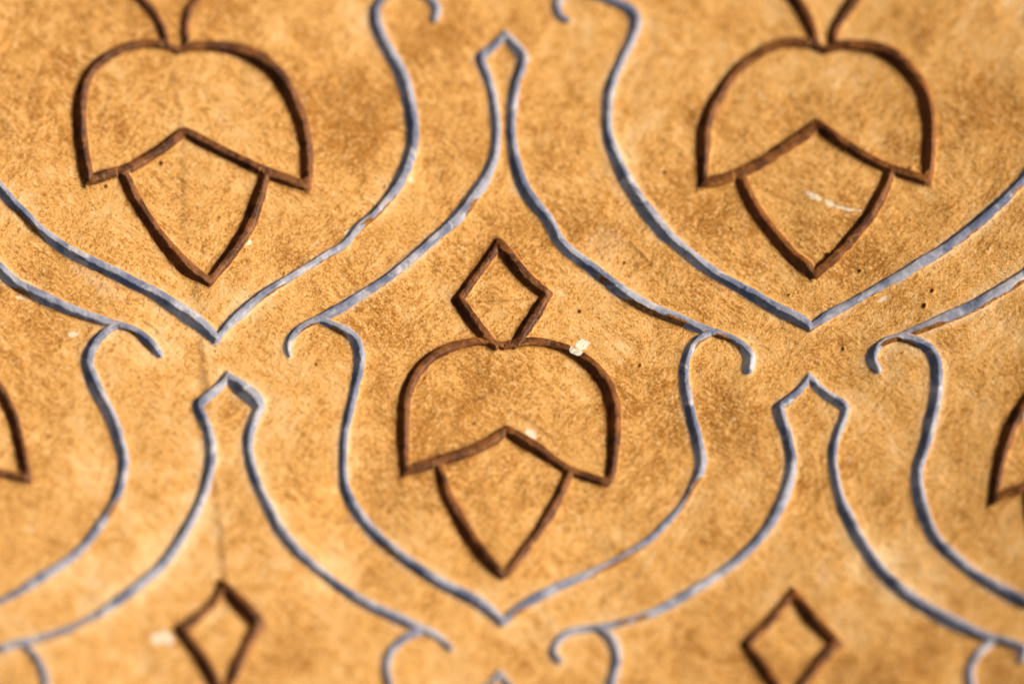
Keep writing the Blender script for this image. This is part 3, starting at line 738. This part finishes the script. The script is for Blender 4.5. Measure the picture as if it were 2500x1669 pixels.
def ribbon(name, path, mat, eps, kind):
    p, nb, mit = path.p, path.nb, path.mit
    n = len(p)
    hw = p[:, 2] / 2
    scale = np.ones(n)
    pc = p[:, :2].copy()
    if not path.closed:                              # rounded ends
        m_ = 8
        e0 = np.array([(1 - math.cos(q / m_ * math.pi / 2)) for q in range(m_)])
        pre = pc[0] - path.tn[0] * hw[0] * (1 - e0)[:, None]
        post = pc[-1] + path.tn[-1] * hw[-1] * (1 - e0)[::-1, None]
        sc = np.sqrt(np.clip(1 - (1 - e0) ** 2, 0, 1))
        sc[0] = .05
        pc = np.vstack([pre, pc, post])
        nb = np.vstack([np.repeat(nb[:1], m_, 0), nb, np.repeat(nb[-1:], m_, 0)])
        mit = np.r_[np.ones(m_), mit, np.ones(m_)]
        hw = np.r_[np.repeat(hw[0], m_), hw, np.repeat(hw[-1], m_)]
        scale = np.r_[sc, scale, sc[::-1]]
        n = len(pc)
    off = (hw * mit * scale)[:, None] * V[None, :]
    x = pc[:, :1] + nb[:, :1] * off
    z = pc[:, 1:] + nb[:, 1:] * off
    x, z = x.ravel(), z.ravel()
    h = sample(H, x, z)
    av = np.tile(np.abs(V), n)
    lift = np.interp(av, [0, .98, 1.05, 1.13], [eps, eps, eps * .5, -.12])
    down = (np.tile(V, (n, 1)) * nb[:, 1:2]).ravel()  # -1 at the lower lip
    noise = np.repeat(wobble(n, 12, .34) + wobble(n, 4, .12) + wobble(n, 1.5, .05), len(V))
    if kind == 'blue':
        bare = np.clip(.5 + 1.6 * (-down - .92 + noise), 0, 1)
    else:
        bare = np.clip(.5 + 1.6 * (-down - .96 + noise * .9), 0, 1) * .9
    if kind == 'blue':
        for bx, bz in BARES:
            d = np.hypot(x - bx, z - bz) + 1.0 * sample(rag, x, z)
            bare = np.maximum(bare, np.clip(.5 + (3.0 - d) / 1.4, 0, 1) * np.clip(.5 + 2.2 * (-down - .05), 0, 1))
    rim = np.clip((av - .945 + .085 * sample(rag, x, z)) / .07, 0, 1)
    if kind == 'brown':
        lip_gain = 1.0
    else:
        lip_gain = 1.0
    lip = lip_gain * np.clip((av - .80) / .16, 0, 1) * np.clip((1.10 - av) / .05, 0, 1) * .55 * np.clip(.6 + .5 * np.repeat(wobble(n, 6, 1.0), len(V)), 0, 1)
    m_ = len(V)
    vid = np.arange(n * m_).reshape(n, m_)
    q = np.stack([vid[:-1, :-1], vid[:-1, 1:], vid[1:, 1:], vid[1:, :-1]], -1).reshape(-1, 4)
    co = world_co(x, z, h + lift)
    # make the faces look out of the wall (-y)
    a, b, c = co[q[len(q) // 2, 0]], co[q[len(q) // 2, 1]], co[q[len(q) // 2, 2]]
    if np.cross(b - a, c - b)[1] > 0:
        q = q[:, ::-1]
    return mesh_from(name, co, q, mat, dict(bare=bare, lip=lip, rim=rim))


FLOWER_LABEL = {
    (0, 0): 'brown carved flower with a white plaster chip on its cap',
    (-1, 1): 'brown carved flower crossed by a faint vertical scored line',
    (1, 1): 'brown carved flower with a pale scrape across its pointed cup'}


def in_view(q, need=3):
    p = q.p
    return int(np.sum((np.abs(p[:, 0]) < 214 - .065 * (p[:, 1])) & (p[:, 1] < 150) & (p[:, 1] > -170))) >= need


for (i, j), f in flowers.items():
    e = bpy.data.objects.new('carved_flower', None)
    C.objects.link(e)
    e.parent = wall
    e.location = (i * A_ * .001, 0, j * B_ * .001)
    e['label'] = FLOWER_LABEL.get((i, j), 'brown carved flower of diamond, cap and pointed cup')
    for part, eps in (('cap', .06), ('cup', .10), ('diamond', .10)):
        o = add(part, ribbon(part, f[part], M_BROWN, eps, 'brown'), e)
        o.matrix_parent_inverse = Matrix.Translation((-i * A_ * .001, 0, -j * B_ * .001))
for q in bands.values():
    add('pointed_band', ribbon('pointed_band', q, M_BLUE, .06, 'blue'), wall, 'blue-grey carved band with a pointed head and scrolled ends')
for q in ogees.values():
    add('ogee_frame', ribbon('ogee_frame', q, M_BLUE, .10, 'blue'), wall, 'blue-grey carved ogee frame around a brown flower')


# ------------------------------------------------------------------ the white chip stuck in the middle flower's cap
def chip(x, z, rx, rz, h, seed):
    r_ = np.random.default_rng(seed)
    rings, seg = 7, 28
    an_ = np.arange(seg) * 2 * math.pi / seg
    wob = 1 + sum(r_.normal(0, .16 / k_) * np.cos(k_ * an_ + r_.uniform(0, 6.28)) for k_ in range(2, 7))
    co, q = [], []
    for a in range(rings):
        f = a / (rings - 1)
        for b in range(seg):
            an = 2 * math.pi * b / seg
            rr = wob[b] * math.sin(f * math.pi / 2) if a else .05
            px, pz = x + rx * rr * math.cos(an), z + rz * rr * math.sin(an)
            top = h * (1 - f ** 2.2) + r_.normal(0, .05)
            co.append((px, pz, (-.8 if a == rings - 1 else top)))
    for a in range(rings - 1):
        for b in range(seg):
            q.append([a * seg + b, a * seg + (b + 1) % seg, (a + 1) * seg + (b + 1) % seg, (a + 1) * seg + b][::-1])
    co = np.array(co)
    return world_co(co[:, 0], co[:, 1], co[:, 2]), np.array(q)


for (x, z, rx, rz, h, sd) in ((26.5, -3.0, 3.3, 2.6, -.6, 8),):
    co, q = chip(x, z, rx, rz, h, sd)
    add('plaster_chip', mesh_from('plaster_chip', co, q, M_CHIP), wall, 'white plaster chip lodged in the brown groove')
